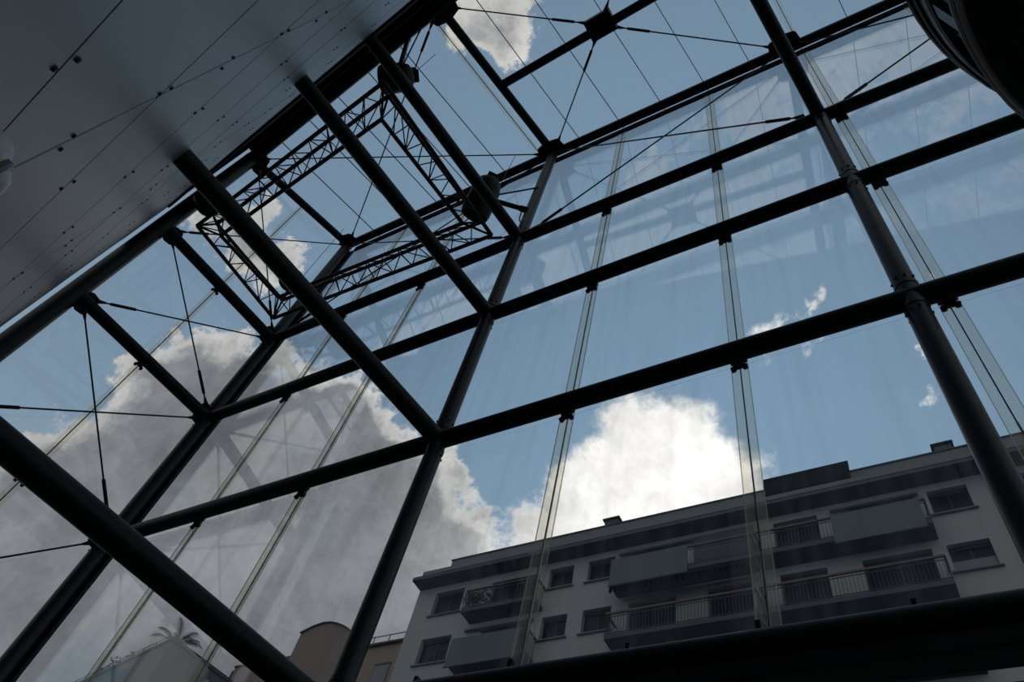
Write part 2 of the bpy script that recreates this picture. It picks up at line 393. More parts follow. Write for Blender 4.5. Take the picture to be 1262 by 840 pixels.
# side wall beams
for z, lab in ((ZA, 'steel tube of the glass side wall at the level of the lowest cross brace'), (ZB, 'steel tube of the glass side wall between its lower and middle cross braces'), (ZC, 'steel tube of the glass side wall between its middle and upper cross braces')):
    beam('steel_side_beam', (X0, YF, z), WY(WL, YB, z), .104, lab, 'tubes of the glass side wall')
sb = beam('steel_side_beam', (X0, YF, ZL), WY(WL, YB, ZL), .104, 'lowest steel tube of the glass side wall', 'tubes of the glass side wall')
# ------------------------------------------------------------------ gusset plates and brace rods
def gusset(parent, p, d1, d2, size=.42, t=.03):
    size *= .8; p = V(p); d1 = V(d1).normalized(); d2 = V(d2).normalized()
    dm = (d1 + d2).normalized()
    return prism('gusset_plate', [p, p + d1 * size * .62, p + d1 * size * .55 + dm * size * .34, p + dm * size * .88 + d1 * .03, p + dm * size * .88 + d2 * .03, p + d2 * size * .55 + dm * size * .34, p + d2 * size * .62], t, 'blacksteel', parent)
def brace(p0, p1, label, group, cut0=.36, cut1=.36, tb=0, r=.013, off=None):
    """rod between two node points; tb: which end carries the turnbuckle"""
    p0, p1 = V(p0), V(p1)
    if off is not None: p0, p1 = p0 + off, p1 + off
    d = (p1 - p0).normalized(); a = p0 + d * cut0; b = p1 - d * cut1
    t = thing('brace_rod', a, label, 'brace rod', group)
    rod('rod', a, b, r, 'rod', t, 10)
    for e, s in ((a, 1), (b, -1)):
        bm = bmesh.new(); cyl_bm(bm, (0, 0, 0), d * s * .16, .042, .016, 10); me = mesh_from(bm, 'clevis'); smooth(me); link('clevis', me, 'blacksteel', e - d * s * .03, t)
    if tb is not None:
        e, s = ((a, 1), (b, -1))[tb]
        tube('turnbuckle', e + d * s * .20, e + d * s * .62, .026, 'rod', t, 12)
    return t
def nf(x, z): return V((x, YF, z))
def nb(z): return WY(WL, YB + .12, z)
# side wall braces (back column to corner column)
GS = 'brace rods of the glass side wall'
for z0, z1, nm in ((ZL, ZA, 'lowest'), (ZA, ZB, 'lower'), (ZB, ZC, 'middle'), (ZC, ZT, 'upper')):
    ztop_b = z1 if z1 != ZT else ZBT
    pos = {'lowest': 'below the lower tube', 'lower': 'between lower and middle tubes', 'middle': 'between middle and upper tubes', 'upper': 'under the roof edge'}[nm]
    brace(nb(z0), nf(X0, z1), 'brace rod of the side glass %s, rising to corner column' % pos, GS, .27, .24, 0)
    brace(nb(ztop_b), nf(X0, z0), 'brace rod of the side glass %s, falling to corner column' % pos, GS, .27, .24, 1, off=Wd * .04)
for z in (ZA, ZB, ZC):
    for s in (-1, 1):
        gusset(c0, nf(X0, z), -Yd, Zd * s, .38); gusset(cb, nb(z), Yd, Zd * s, .38)
gusset(c0, nf(X0, ZT), -Yd, -Zd, .38); gusset(cb, nb(ZBT), Yd, -Zd, .44)
# front braces in the top level
GF = 'brace rods in the top level of the glass front'
for xa, xb, bay in ((X0, X1, 'above the truss frame'), (X1, X2, 'before the apartment block'), (X2, X3, 'behind the drum lamp')):
    brace(nf(xa, ZC), nf(xb, ZT), 'brace rod of the front glass %s, rising away from side wall' % bay, GF, .3, .3, 0)
    brace(nf(xa, ZT), nf(xb, ZC), 'brace rod of the front glass %s, falling away from side wall' % bay, GF, .3, .3, 1, off=V((0, -.04, 0)))
# roof braces
GR = 'brace rods under the glass roof'
e0, e1, e2, e3 = roofend(X0), roofend(X1), roofend(X2), roofend(X3)
brace(nf(X0, ZT), e1, 'long thin roof brace rod from the corner column over the truss frame', GR, .30, .34, 1)
brace(e0, nf(X1, ZT), 'long thin roof brace rod from the back corner over the truss frame', GR, .32, .30, None, off=Zd * -.05)
for a, la in ((e1, 'rear end of the purlin roof beam'), (nf(X1, ZT), 'front column with four back-running tubes'), (nf(X2, ZT), 'front column before the apartment block'), (e2, 'rear edge above the apartment block column')):
    d = (plc - a).normalized()
    brace(a, plc, 'roof brace rod from square plate to %s' % la, GR, .30, .30, 1)
for col, x in ((c0, X0), (c1, X1), (c2, X2)):
    e = roofend(x); dv = (e - nf(x, ZT)).normalized()
    gusset(col, nf(x, ZT), dv, Xd, .46)
    if x != X0: gusset(col, nf(x, ZT), dv, -Xd, .46)
gusset(bt, e1, (nf(X1, ZT) - e1), Wd, .5); gusset(bt, e1, (nf(X1, ZT) - e1), -Wd, .5)
gusset(bt, e0, (nf(X0, ZT) - e0), Wd, .5)
# ------------------------------------------------------------------ front glass wall
wf = thing('wall_front', (-2, YG, 0), kind='structure')
SEAM = [-9.985 + 1.797 * k for k in range(10)]; SEAM[3] = -4.49; GX = [-9.71] + SEAM[1:]
rows = [(ZL + .02, ZA - .03), (ZA - .03, ZB - .02), (ZB - .02, ZC - .05), (ZC - .05, 15.25 + EYE)]
def pane(name, c, s, m, parent, axes=None): return box(name, c, s, m, parent, axes)
for i in range(len(SEAM) - 1):
    for j, (a, b) in enumerate(rows):
        pane('glass_pane', ((GX[i] + GX[i + 1]) / 2, YG, (a + b) / 2), (GX[i + 1] - GX[i] - .016, .02, b - a - .016), 'glass', wf)
for x in SEAM[1:]:
    for a, b in rows:
        for s in (-1, 1):
            box('joint_strip', (x + s * .040, YG - .022, (a + b) / 2), (.070, .012, b - a - .02), 'strip', wf)
            box('strip_edge', (x + s * .0775, YG - .022, (a + b) / 2), (.005, .014, b - a - .02), 'stripedge', wf)
        box('silicone_joint', (x, YG, (a + b) / 2), (.009, .02, b - a), 'seal', wf)
def spider(parent, p, outd, upd, sized=1.0):
    """glass clamp: arm from the tube and four toggles"""
    side = outd.cross(upd).normalized()
    bm = bmesh.new(); p = V(p)
    cyl_bm(bm, -outd * .14, outd * .0, .022, .022, 10)
    box_bm(bm, V((0, 0, 0)), (.10, .05, .08), (side, outd, upd))
    for s in (-1, 1):
        for u in (-1, 1):
            cyl_bm(bm, side * s * .03 + upd * u * .03, side * s * .055 + upd * u * .055 + outd * .012, .014, .014, 8)
            cyl_bm(bm, side * s * .055 + upd * u * .055 - outd * .02, side * s * .055 + upd * u * .055 + outd * .02, .026, .026, 10)
    return link('glass_clamp', mesh_from(bm, 'glass_clamp'), 'blacksteel', p, parent)
for x in SEAM[1:]:
    for z in (ZA, ZB, ZC): spider(wf, (x, YG - .03, z - .05), V((0, 1, 0)), Zd)
    box('edge_clamp', (x - .06, YG - .03, ZL + .22), (.035, .06, .12), 'blacksteel', wf)
for k in range(len(SEAM) - 1):
    box('edge_clamp', ((SEAM[k] + SEAM[k + 1]) / 2 - .05, YG - .02, ZL + .22), (.03, .05, .10), 'blacksteel', wf)
# edge profiles of the front glass
for nm, c, s in (('trim_2', (-1.15, YG - .02, 15.35 + EYE), (17.1, .05, .19)), ('trim_3', (-9.775, YG - .02, (ZL + ZT) / 2 - .1), (.12, .05, ZT - ZL - .2))):
    o = box(nm, c, s, 'steel'); tag(o, kind='structure')
# ------------------------------------------------------------------ side glass wall
wl = thing('wall_left', WY(WL - .15, 1.1, 0), kind='structure')
ysid = [YB - .1, 1.11, 2.63]
for i in range(2):
    for a, b in [(ZL - 2.9, ZL - .02)] + rows:
        bb = b if b < ZC + 1 else (ZBT + .1 if i == 0 else ZT)
        pane('glass_pane', WY(WL - .15, (ysid[i] + ysid[i + 1]) / 2, (a + bb) / 2), (.02, ysid[i + 1] - ysid[i] - .016, bb - a - .016), 'sideglass', wl, (Wd, Yd, Zd))
for a, b in rows:
    for s in (-1, 1): box('joint_strip', WY(WL - .13, 1.11 + s * .036, (a + b) / 2), (.016, .056, b - a - .02), 'strip', wl, (Wd, Yd, Zd))
    box('silicone_joint', WY(WL - .15, 1.11, (a + b) / 2), (.03, .015, b - a), 'seal', wl, (Wd, Yd, Zd))
for z in (ZA, ZB, ZC): spider(wl, WY(WL - .11, 1.11, z - .05), -Wd, Zd)
# ------------------------------------------------------------------ glass roof
ce = thing('ceiling', (-2, 2, ZT), kind='structure')
def roofpt(xf, t, dz=.14):       # xf: x at the front edge, t 0 front .. 1 back
    p0 = V((xf, YG, ZT)); tt = p0.dot(Yd) - (YB - .05); q = p0 - Yd * tt; q.z = ZBT
    return p0.lerp(q, t) + Zd * dz
RS = [-9.985 + .8985 * k for k in range(19)]
for i in range(len(RS) - 1):
    a, b = RS[i] + .006, RS[i + 1] - .006
    prism('glass_pane', [roofpt(a, 0), roofpt(b, 0), roofpt(b, 1), roofpt(a, 1)], .02, 'roofglass', ce)
    if i: 
        prism('silicone_joint', [roofpt(RS[i] - .006, 0), roofpt(RS[i] + .006, 0), roofpt(RS[i] + .006, 1), roofpt(RS[i] - .006, 1)], .022, 'seal', ce)
        if i % 6 == 0:
            for s in (-1, 1): prism('joint_strip', [roofpt(RS[i] + s * .036 - .024, 0, .12), roofpt(RS[i] + s * .036 + .024, 0, .12), roofpt(RS[i] + s * .036 + .024, 1, .12), roofpt(RS[i] + s * .036 - .024, 1, .12)], .01, 'strip', ce)
# ------------------------------------------------------------------ door header under the lowest tube
dh = thing('door_header', (-1.3, YF, ZL - .2), 'dark steel door header with slatted panel under the lowest front tube', 'header')
box('header_box', ((X0 + XR) / 2, YF + .02, ZL - .17), (XR - X0, .20, .115), 'steel', dh, None, .008)
for k in range(12):
    box('slat', ((-9.6 - 1.5) / 2, YF + .03, ZL - .26 - k * .075), (8.1, .05, .062), 'wood', dh, None, .006)
for x, w in ((-1.47, .07), (-1.34, .045), (-1.17, .06)):
    box('post', (x, YF + .02, (ZL - .23) / 2 + .03), (w, .10, ZL - .23 - .06), 'steel', dh)
box('closer_box', (-1.25, YF - .04, ZL - .31), (.12, .10, .09), 'blacksteel', dh, None, .01)

# ------------------------------------------------------------------ truss frame
ZTR = 11.70 + EYE
OUTP = [(243, 278), (473, 101), (606, 290), (337, 392)]; INP = [(272, 290), (470, 147), (570, 275), (343, 366)]
OC = [onz(x, y, 11.70) for x, y in OUTP]; IC = [onz(x, y, 11.70) for x, y in INP]
tf = thing('lighting_truss', sum(OC, V()) / 4, 'four-sided dark metal lattice truss frame hanging level under the glass roof', 'truss')
AC = [(a + b) / 2 + Zd * .30 for a, b in zip(OC, IC)]
for i in range(4):
    j = (i + 1) % 4
    for A in (OC, IC, AC): tube('chord', A[i], A[j], .036, 'alum', tf, 14)
    L = (OC[j] - OC[i]).length; n = max(4, int(round(L / .42)))
    li = lambda A, t: A[i].lerp(A[j], t)
    for k in range(n):
        t0, t1 = k / n, (k + 1) / n; tm = (t0 + t1) / 2
        rod('lacing', li(OC, t0), li(AC, tm), .011, 'alum', tf, 6); rod('lacing', li(AC, tm), li(OC, t1), .011, 'alum', tf, 6)
        rod('lacing', li(IC, t0), li(AC, tm), .011, 'alum', tf, 6); rod('lacing', li(AC, tm), li(IC, t1), .011, 'alum', tf, 6)
        rod('lacing', li(OC, t0), li(IC, t0) if k % 2 == 0 else li(IC, t1), .011, 'alum', tf, 6)
    rod('corner_post', OC[i], IC[i], .02, 'alum', tf); rod('corner_post', OC[i], AC[i], .02, 'alum', tf); rod('corner_post', IC[i], AC[i], .02, 'alum', tf)
for i in range(4):        # hangers up to the roof tubes
    top = AC[i] + Zd * 1.0; top.z = roofz(top)
    rod('hanger_wire', AC[i], top, .006, 'rod', tf)

# ------------------------------------------------------------------ loudspeakers at the truss corners
def speaker(px, py, aim, label, arms, r=.24, l=.52):
    c = onz(px, py, 12.2); a = V(aim).normalized()
    s = thing('loudspeaker', c, label, 'loudspeaker', 'black loudspeakers at the truss corners')
    bm = bmesh.new(); prof = [(-.5, .0), (-.5, .55), (-.42, .8), (-.2, .97), (.1, 1.0), (.42, 1.0), (.5, .94), (.5, .82), (.44, .78), (.44, 0)]
    q = a.to_track_quat('Z', 'Y'); seg = 20; rings = []
    for t, rr in prof:
        rings.append([bm.verts.new(q @ V((math.cos(2 * math.pi * i / seg) * rr * r, math.sin(2 * math.pi * i / seg) * rr * r, t * l))) for i in range(seg)] if rr > 0 else [bm.verts.new(q @ V((0, 0, t * l)))])
    for A, B in zip(rings, rings[1:]):
        for i in range(seg):
            if len(A) == 1: bm.faces.new((A[0], B[i], B[(i + 1) % seg]))
            elif len(B) == 1: bm.faces.new((A[i], A[(i + 1) % seg], B[0]))
            else: bm.faces.new((A[i], A[(i + 1) % seg], B[(i + 1) % seg], B[i]))
    me = mesh_from(bm, 'housing'); smooth(me); link('housing', me, 'blacksteel', c, s)
    sd = a.cross(Zd).normalized()
    box('connection_box', c - a * l * .45 + Zd * .05, (.2, .2, .24), 'blacksteel', s, (sd, a, sd.cross(a)), .015)
    for b, rr in arms:
        d = (b - c).normalized(); rod('stay_arm', c + d * .1, b, rr, 'blacksteel', s, 10)
        tube('stay_end', b - d * .14, b, rr * 1.3, 'blacksteel', s, 10)
    return s
tb1 = onplane(503, 47, (0, 0, 1), 14.68); tb2 = onplane(518, 37, (0, 0, 1), 14.68)
ca1 = onplane(650, 259, (0, 1, 0), 3.93); ca2 = onplane(664, 231, (0, 1, 0), 3.93)
speaker(489, 96, (-.6, -.3, -.5), 'black round loudspeaker braced to the thick roof tube at the rear corner of the truss', [(tb1, .045), (tb2, .014)])
s2 = speaker(595, 243, (-.5, .4, -.9), 'black loudspeaker braced to the front column beside the truss corner', [(ca1, .045), (ca2, .016)], .26, .78)
speaker(360, 345, (.4, -.2, -.6), 'black loudspeaker at the truss corner above the corner column', [(AC[3], .02)])
speaker(255, 248, (.5, .2, -.6), 'black loudspeaker at the truss corner near the back corner column', [(AC[0], .02)])
# loose cable loop on the second loudspeaker
pts = [onplane(x, y, (0, 1, 0), 3.87) for x, y in ((645, 255), (643, 261), (641, 266), (640, 270), (641, 273), (644, 274))]
bm = bmesh.new()
for a_, b_ in zip(pts, pts[1:]): cyl_bm(bm, a_ - pts[0], b_ - pts[0], .012, .012, 8)
link('power_cable', mesh_from(bm, 'power_cable'), 'blacksteel', pts[0], s2)

# ------------------------------------------------------------------ drum lamp close overhead
DZ = 2.4; dc = V((.599 * DZ, .274 * DZ, DZ + EYE)); DR = .3834 * DZ; DH = .30 * DZ
dl = thing('drum_lamp', dc, 'large round black drum lamp with a slatted grey band hanging close overhead', 'lamp')
def lathe(name, prof, m, parent, c, seg=72):
    bm = bmesh.new(); R = [[bm.verts.new((math.cos(2 * math.pi * i / seg) * r, math.sin(2 * math.pi * i / seg) * r, z)) for i in range(seg)] if r > 1e-6 else [bm.verts.new((0, 0, z))] for r, z in prof]
    for A, B in zip(R, R[1:]):
        for i in range(seg):
            if len(A) == 1: bm.faces.new((A[0], B[(i + 1) % seg], B[i]))
            elif len(B) == 1: bm.faces.new((A[i], A[(i + 1) % seg], B[0]))
            else: bm.faces.new((A[i], A[(i + 1) % seg], B[(i + 1) % seg], B[i]))
    me = mesh_from(bm, name); smooth(me); return link(name, me, m, c, parent)
lathe('housing', [(0, .04), (DR * .93, .04), (DR * .95, 0), (DR * .985, 0), (DR, .02), (DR, .10), (DR * .93, .11), (DR * .93, DH * .62), (DR * .99, DH * .66), (DR * .99, DH), (0, DH)], 'drum', dl, dc)
for z, rr in ((.03, 1.002), (.115, .985), (DH * .62, .985), (DH * .80, 1.0), (DH * .97, 1.004)):
    lathe('rim_band', [(DR * (rr - .02), z), (DR * rr, z), (DR * (rr + .006), z + .012), (DR * rr, z + .024), (DR * (rr - .02), z + .024)], 'drumrim', dl, dc)
for i in range(150):
    t = 2 * math.pi * i / 150; o = V((math.cos(t), math.sin(t), 0))
    rod('slat', dc + o * DR * .955 + Zd * .125, dc + o * DR * .955 + Zd * (DH * .615), .007, 'slat', dl, 6)
for i in range(12):
    t = 2 * math.pi * i / 12 + .35; o = V((math.cos(t), math.sin(t), 0)); tg = V((-math.sin(t), math.cos(t), 0))
    box('divider', dc + o * DR * .965 + Zd * (DH * .36), (.03, .05, DH * .46), 'drumrim', dl, (o, tg, Zd))
for i in range(3):
    t = 2 * math.pi * i / 3 + .9; o = V((math.cos(t), math.sin(t), 0))
    rod('suspension_wire', dc + o * DR * .7 + Zd * DH, V((dc.x + o.x * DR * .7, dc.y + o.y * DR * .7, ZBT + .12)), .004, 'rod', dl)
# ------------------------------------------------------------------ bulkhead lamp on the panel wall
lc = WY(-2.03, YW, 1.80 + EYE)
bl = thing('bulkhead_lamp', lc, 'rounded grey bulkhead lamp fixed to the panel wall beside a panel joint', 'lamp')
def dome(name, prof, m, c, sx=1.0):
    bm = bmesh.new(); seg = 32; R = []
    for r, h in prof: r *= .74; R.append([bm.verts.new(Wd * math.cos(2 * math.pi * i / seg) * r * sx + Zd * math.sin(2 * math.pi * i / seg) * r + Yd * h) for i in range(seg)])
    for A, B in zip(R, R[1:]):
        for i in range(seg): bm.faces.new((A[i], A[(i + 1) % seg], B[(i + 1) % seg], B[i]))
    bm.faces.new(R[-1]); bm.faces.new(R[0][::-1]); me = mesh_from(bm, name); smooth(me); return link(name, me, m, c, bl)
dome('housing', [(.17, 0), (.17, .03), (.165, .055), (.15, .075), (.125, .085)], 'diffuser', lc, 1.1)
dome('lamp_ring', [(.115, .08), (.115, .10), (.105, .108), (.09, .108)], 'ring', lc, 1.1)
dome('lens', [(.09, .09), (.085, .115), (.06, .135), (.03, .142)], 'diffuser', lc, 1.1)

# ------------------------------------------------------------------ apartment block across the street
BY = 26.0
ap = thing('apartment_building', (-8, BY, 0), 'pale rendered apartment block with grey awnings, red-railed balconies and overhanging eave', 'building')
AX0, AX1 = -25.0, 9.0; AZ1 = 25.89 + EYE
def E_(z): return z + EYE
wins = []      # x0,x1,z0,z1,kind
FL = 2.9
for k in range(4):
    dz = -FL * k
    wins += [(-23.75, -21.92, 23.95 + dz if k else 23.95, 25.47 + dz, 'w'), (-16.82, -15.48, 24.22 + dz, 25.5 + dz, 'w'), (-14.68, -13.25, 24.2 + dz, 25.5 + dz, 'w'),
             (.72, 2.2, 24.2 + dz, 25.52 + dz, 'w'), (3.6, 5.6, 24.2 + dz, 25.5 + dz, 'w'), (-20.2, -17.4, 23.25 + dz, 25.4 + dz, 'd'), (-12.4, -10.16, 23.25 + dz, 25.45 + dz, 'd'), (-8.73, -6.76, 23.25 + dz, 25.45 + dz, 'd'),
             (-5.62, -3.72, 23.25 + dz, 25.5 + dz, 'd'), (-2.36, .19, 23.25 + dz, 25.5 + dz, 'd')]
xs = sorted({AX0, AX1} | {w[0] for w in wins} | {w[1] for w in wins}); zz = sorted({-EYE, 25.89} | {round(w[2], 3) for w in wins} | {round(w[3], 3) for w in wins})
def inside(x, z): return any(w[0] < x < w[1] and w[2] < z < w[3] for w in wins)
bm = bmesh.new(); vc = {}
def vx(x, y, z):
    k = (round(x, 3), round(y, 3), round(z, 3))
    if k not in vc: vc[k] = bm.verts.new((x + 8, y - BY, z + EYE))
    return vc[k]
for a, b in zip(xs, xs[1:]):
    for c, d in zip(zz, zz[1:]):
        if not inside((a + b) / 2, (c + d) / 2): bm.faces.new((vx(a, BY, c), vx(b, BY, c), vx(b, BY, d), vx(a, BY, d)))
DEPTH = .34
for a, b, c, d, k in wins:
    for p, q in (((a, c), (b, c)), ((b, c), (b, d)), ((b, d), (a, d)), ((a, d), (a, c))):
        bm.faces.new((vx(p[0], BY, p[1]), vx(q[0], BY, q[1]), vx(q[0], BY + DEPTH, q[1]), vx(p[0], BY + DEPTH, p[1])))
for q in ([(AX0, BY, -EYE), (AX0, BY + 12, -EYE), (AX0, BY + 12, 25.89), (AX0, BY, 25.89)], [(AX1, BY, -EYE), (AX1, BY + 12, -EYE), (AX1, BY + 12, 25.89), (AX1, BY, 25.89)]):
    bm.faces.new([bm.verts.new((x + 8, y - BY, z + EYE)) for x, y, z in q])
link('wall', mesh_from(bm, 'wall'), 'render', (-8, BY, 0), ap)
box('interior_backing', ((AX0 + AX1) / 2, BY + 1.0, 13), (AX1 - AX0 - .4, .1, 26), 'dark', ap)
rng = random.Random(3)
for a, b, c, d, k in wins:
    if c < 15: continue
    wob = thing('window', ((a + b) / 2, BY + DEPTH - .06, E_(c)), parent=ap)
    w, h = b - a, d - c; yy = BY + DEPTH - .05; t = .055
    for nm, cc, ss in (('window_frame', (a + t / 2, yy, E_((c + d) / 2)), (t, .06, h)), ('window_frame', (b - t / 2, yy, E_((c + d) / 2)), (t, .06, h)),
                   ('window_frame', ((a + b) / 2, yy, E_(c + t / 2)), (w - 2 * t, .06, t)), ('window_frame', ((a + b) / 2, yy, E_(d - t / 2)), (w - 2 * t, .06, t)),
                   ('window_frame', ((a + b) / 2, yy - .005, E_((c + d) / 2)), (t, .06, h - 2 * t))):
        box(nm, cc, ss, 'bars', wob)
    for s in (-1, 1): box('pane', ((a + b) / 2 + s * w / 4, yy + .01, E_((c + d) / 2)), (w / 2 - t, .02, h - 2 * t), 'winglass', wob)
    if k == 'w':
        box('window_sill', ((a + b) / 2, BY - .04, E_(c - .03)), (w + .24, .18, .06), 'rendertop', wob)
        if abs(a - .72) < .01 and abs(c - 21.3) < .05: box('roller_shutter', ((a + b) / 2, yy - .05, E_(c + h * .25)), (w, .03, h * .5), 'shutter', wob)
        elif abs(a - .72) < .01: box('curtain', ((a + b) / 2 - .1, yy - .04, E_(c + h * .12)), (w * .5, .02, h * .24), 'shutter', wob)
    box('shutter_box', ((a + b) / 2, yy - .04, E_(d - .08)), (w, .06, .16), 'bars', wob)
# eave, fascia, parapet
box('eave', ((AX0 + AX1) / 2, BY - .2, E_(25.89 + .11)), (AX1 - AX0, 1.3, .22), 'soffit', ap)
box('fascia', ((AX0 + AX1) / 2 + .3, BY - .76, E_(26.22)), (AX1 - AX0 - .6, .18, .30), 'rendertop', ap)
box('roof_parapet', ((-23.35 + AX1) / 2, BY + .1, E_(27.0)), (AX1 + 23.35, .25, 1.30), 'rendertop', ap)
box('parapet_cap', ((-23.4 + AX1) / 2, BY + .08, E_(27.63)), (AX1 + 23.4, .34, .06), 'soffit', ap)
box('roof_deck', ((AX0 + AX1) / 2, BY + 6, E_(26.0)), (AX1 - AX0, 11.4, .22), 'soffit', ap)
for x0, x1, z1 in ((-14.5, -13.75, 28.95), (1.68, 2.4, 28.95)):
    ch = box('chimney', ((x0 + x1) / 2, BY + 1.2, E_((26.1 + z1) / 2)), (x1 - x0, .7, z1 - 26.1), 'soffit', ap); box('chimney_cap', ((x0 + x1) / 2, BY + 1.2, E_(z1 + .05)), (x1 - x0 + .2, .9, .1), 'dark', ch)
for k in range(5): rod('aerial', (-14.4 + k * .16, BY + 1.2, E_(28.9)), (-14.4 + k * .16 + .02, BY + 1.2, E_(29.15 + .1 * (k % 3))), .02, 'bars', ap)
bs = prism('roof_panel', [(-5.67, BY - .82, E_(26.40)), (-1.9, BY - .82, E_(26.40)), (-1.86, BY - .62, E_(27.66)), (-5.64, BY - .62, E_(27.66))], .12, 'dark', ap)
# balconies
def balcony(x0, x1, zs, rail=True, aw=None, plants=0, scallop=None, red=True, dark_span=None):
    b = thing('balcony', ((x0 + x1) / 2, BY, E_(zs)), parent=ap); yf = BY - .95
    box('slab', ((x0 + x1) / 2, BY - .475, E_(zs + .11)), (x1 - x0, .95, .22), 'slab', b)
    zr = zs + 1.30
    box('handrail', ((x0 + x1) / 2, yf + .04, E_(zr)), (x1 - x0, .09, .09), 'redrail' if red else 'bars', b)
    for xx in (x0 + .04, x1 - .04): box('handrail', (xx, BY - .475, E_(zr)), (.08, .93, .08), 'redrail' if red else 'bars', b)
    for zz_ in (zs + .30, zs + 1.12): box('rail', ((x0 + x1) / 2, yf + .04, E_(zz_)), (x1 - x0, .03, .03), 'bars', b)
    n = int((x1 - x0) / .14)
    bm = bmesh.new()
    for k in range(n + 1): box_bm(bm, ((x0 - (x0 + x1) / 2) + (x1 - x0) * k / n, 0, 0), (.018, .018, 1.02))
    for s in (x0 + .04, x1 - .04):
        for k in range(6): box_bm(bm, (s - (x0 + x1) / 2, .13 * (k + 1), 0), (.018, .018, 1.02))
    o = link('railing_bars', mesh_from(bm, 'railing_bars'), 'bars', ((x0 + x1) / 2, yf + .04, E_(zs + .76)), b); o['kind'] = 'stuff'
    if aw:
        prism('awning', [(aw[0], yf - .10, E_(zs - .20)), (aw[1], yf - .10, E_(zs - .20)), (aw[1], yf - .03, E_(zs + 1.36)), (aw[0], yf - .03, E_(zs + 1.36))], .02, 'awning', b)
        rod('awning_bar', (aw[0] - .03, yf - .10, E_(zs - .21)), (aw[1] + .03, yf - .10, E_(zs - .21)), .035, 'winframe', b)
        rod('awning_roller', (aw[0] - .05, BY - .15, E_(zs + 2.4)), (aw[1] + .05, BY - .15, E_(zs + 2.4)), .07, 'winframe', b)
    if scallop:
        bm = bmesh.new(); xa, xb = scallop; n = 26; w = (xb - xa) / n; wt = w * .62; bm_ = None
        for k in range(n):
            if k % 1 == 0:
                P = [(xa + k * w, -.08), (xa + k * w, -.28)] + [(xa + k * w + (.5 - .5 * math.cos(math.pi * q / 6)) * wt, -.28 - .08 * math.sin(math.pi * q / 6)) for q in range(1, 6)] + [(xa + k * w + wt, -.28), (xa + k * w + wt, -.08)]
                bm.faces.new([bm.verts.new((px - (x0 + x1) / 2, 0, pz)) for px, pz in P])
        bm.faces.new([bm.verts.new((px - (x0 + x1) / 2, 0, pz)) for px, pz in ((xa, 0), (xa, -.08), (xb, -.08), (xb, 0))])
        bmesh.ops.solidify(bm, geom=list(bm.faces), thickness=.012)
        link('scalloped_valance', mesh_from(bm, 'scalloped_valance'), 'bars', ((x0 + x1) / 2, yf - .3, E_(zs + 2.46)), b)
        prism('awning', [(xa, yf - .3, E_(zs + 2.46)), (xb, yf - .3, E_(zs + 2.46)), (xb, BY - .1, E_(zs + 2.75)), (xa, BY - .1, E_(zs + 2.75))], .02, 'awning', b)
    if dark_span: box('dark_panel', ((dark_span[0] + dark_span[1]) / 2, BY - .12, E_(zs + 1.4)), (dark_span[1] - dark_span[0], .06, 2.3), 'soffit', b)  # plain dark upright panel filling this span between the rails and the wall
    for k in range(plants):
        leaf_clump('potted_plant', (rng.uniform(x0 + .1, x0 + (x1 - x0) * .45), yf + rng.uniform(-.05, .25), E_(zs + rng.uniform(.5, 1.0))), .32, 60, b)
    return b
def leaf_clump(name, c, r, n, parent):
    bm = bmesh.new()
    for _ in range(n):
        d = V((rng.gauss(0, 1), rng.gauss(0, 1), rng.gauss(0, 1))).normalized() * r * rng.random() ** .5; s = d.orthogonal().normalized() * rng.uniform(.03, .06); t = V((rng.gauss(0, 1), rng.gauss(0, 1), rng.gauss(0, 1))).normalized() * .12
        bm.faces.new([bm.verts.new(d - s), bm.verts.new(d + s * .2 + t), bm.verts.new(d + s)])
    return link(name, mesh_from(bm, name), 'plant', c, parent)
for k in range(3):
    zs_ = 22.99 - FL * k
    balcony(-21.0, -16.9, zs_, aw=(-21.0, -17.25) if k == 1 else None, plants=12 if k == 0 else 0, red=False)
    balcony(-13.0, -6.42, zs_, aw=(-12.95, -9.25) if k == 0 else None, scallop=(-12.8, -6.6) if k == 1 else None, plants=0, dark_span=(-9.25, -6.5) if k == 0 else None)
    balcony(-6.3, .56, zs_, aw=(-3.07, .35) if k == 0 else None)
# ------------------------------------------------------------------ tan house with the arched gable behind its end
th = thing('arched_house', (-33, 30, 0), 'brown house with an arched gable beside the end of the apartment block', 'building')
arch = [(-38.0, 0), (-38.0, 28.27 + EYE)] + [(-37.0, 28.62 + EYE), (-36.2, 28.74 + EYE), (-35.5, 28.66 + EYE), (-34.8, 28.42 + EYE), (-34.1, 28.08 + EYE), (-33.5, 27.7 + EYE), (-32.8, 27.2 + EYE), (-32.2, 26.7 + EYE)] + [(-32.2, 0)]
prism('gable_wall', [(x, 31.5, z) for x, z in arch], 3.0, 'brown', th, V((0, 1, 0)))
prism('gable_coping', [(x, 31.45, z + .01) for x, z in arch[1:-1]] + [(x, 31.45, z + .07) for x, z in arch[-2:0:-1]], 3.2, 'bars', th, V((0, 1, 0)))
box('side_wall', (-28.65, 31.7, (26.28 + EYE) / 2), (7.0, 3.0, 26.28 + EYE), 'tan', th)
box('wall_cap', (-28.65, 31.6, 26.28 + EYE + .05), (7.0, 3.3, .12), 'bars', th)
box('annex_wall', (-40.5, 31.6, (26.55 + EYE) / 2), (5.0, 3.0, 26.55 + EYE), 'brown', th)
box('annex_cap', (-40.5, 31.6, 26.55 + EYE + .05), (5.0, 3.2, .10), 'bars', th)
for xx in (-31.6, -30.4, -29.2): rod('railing_post', (xx, 30.4, 26.3 + EYE), (xx, 30.4, 27.25 + EYE), .03, 'bars', th)
rod('railing', (-32, 30.4, 27.2 + EYE), (-25.2, 30.4, 27.2 + EYE), .03, 'bars', th)
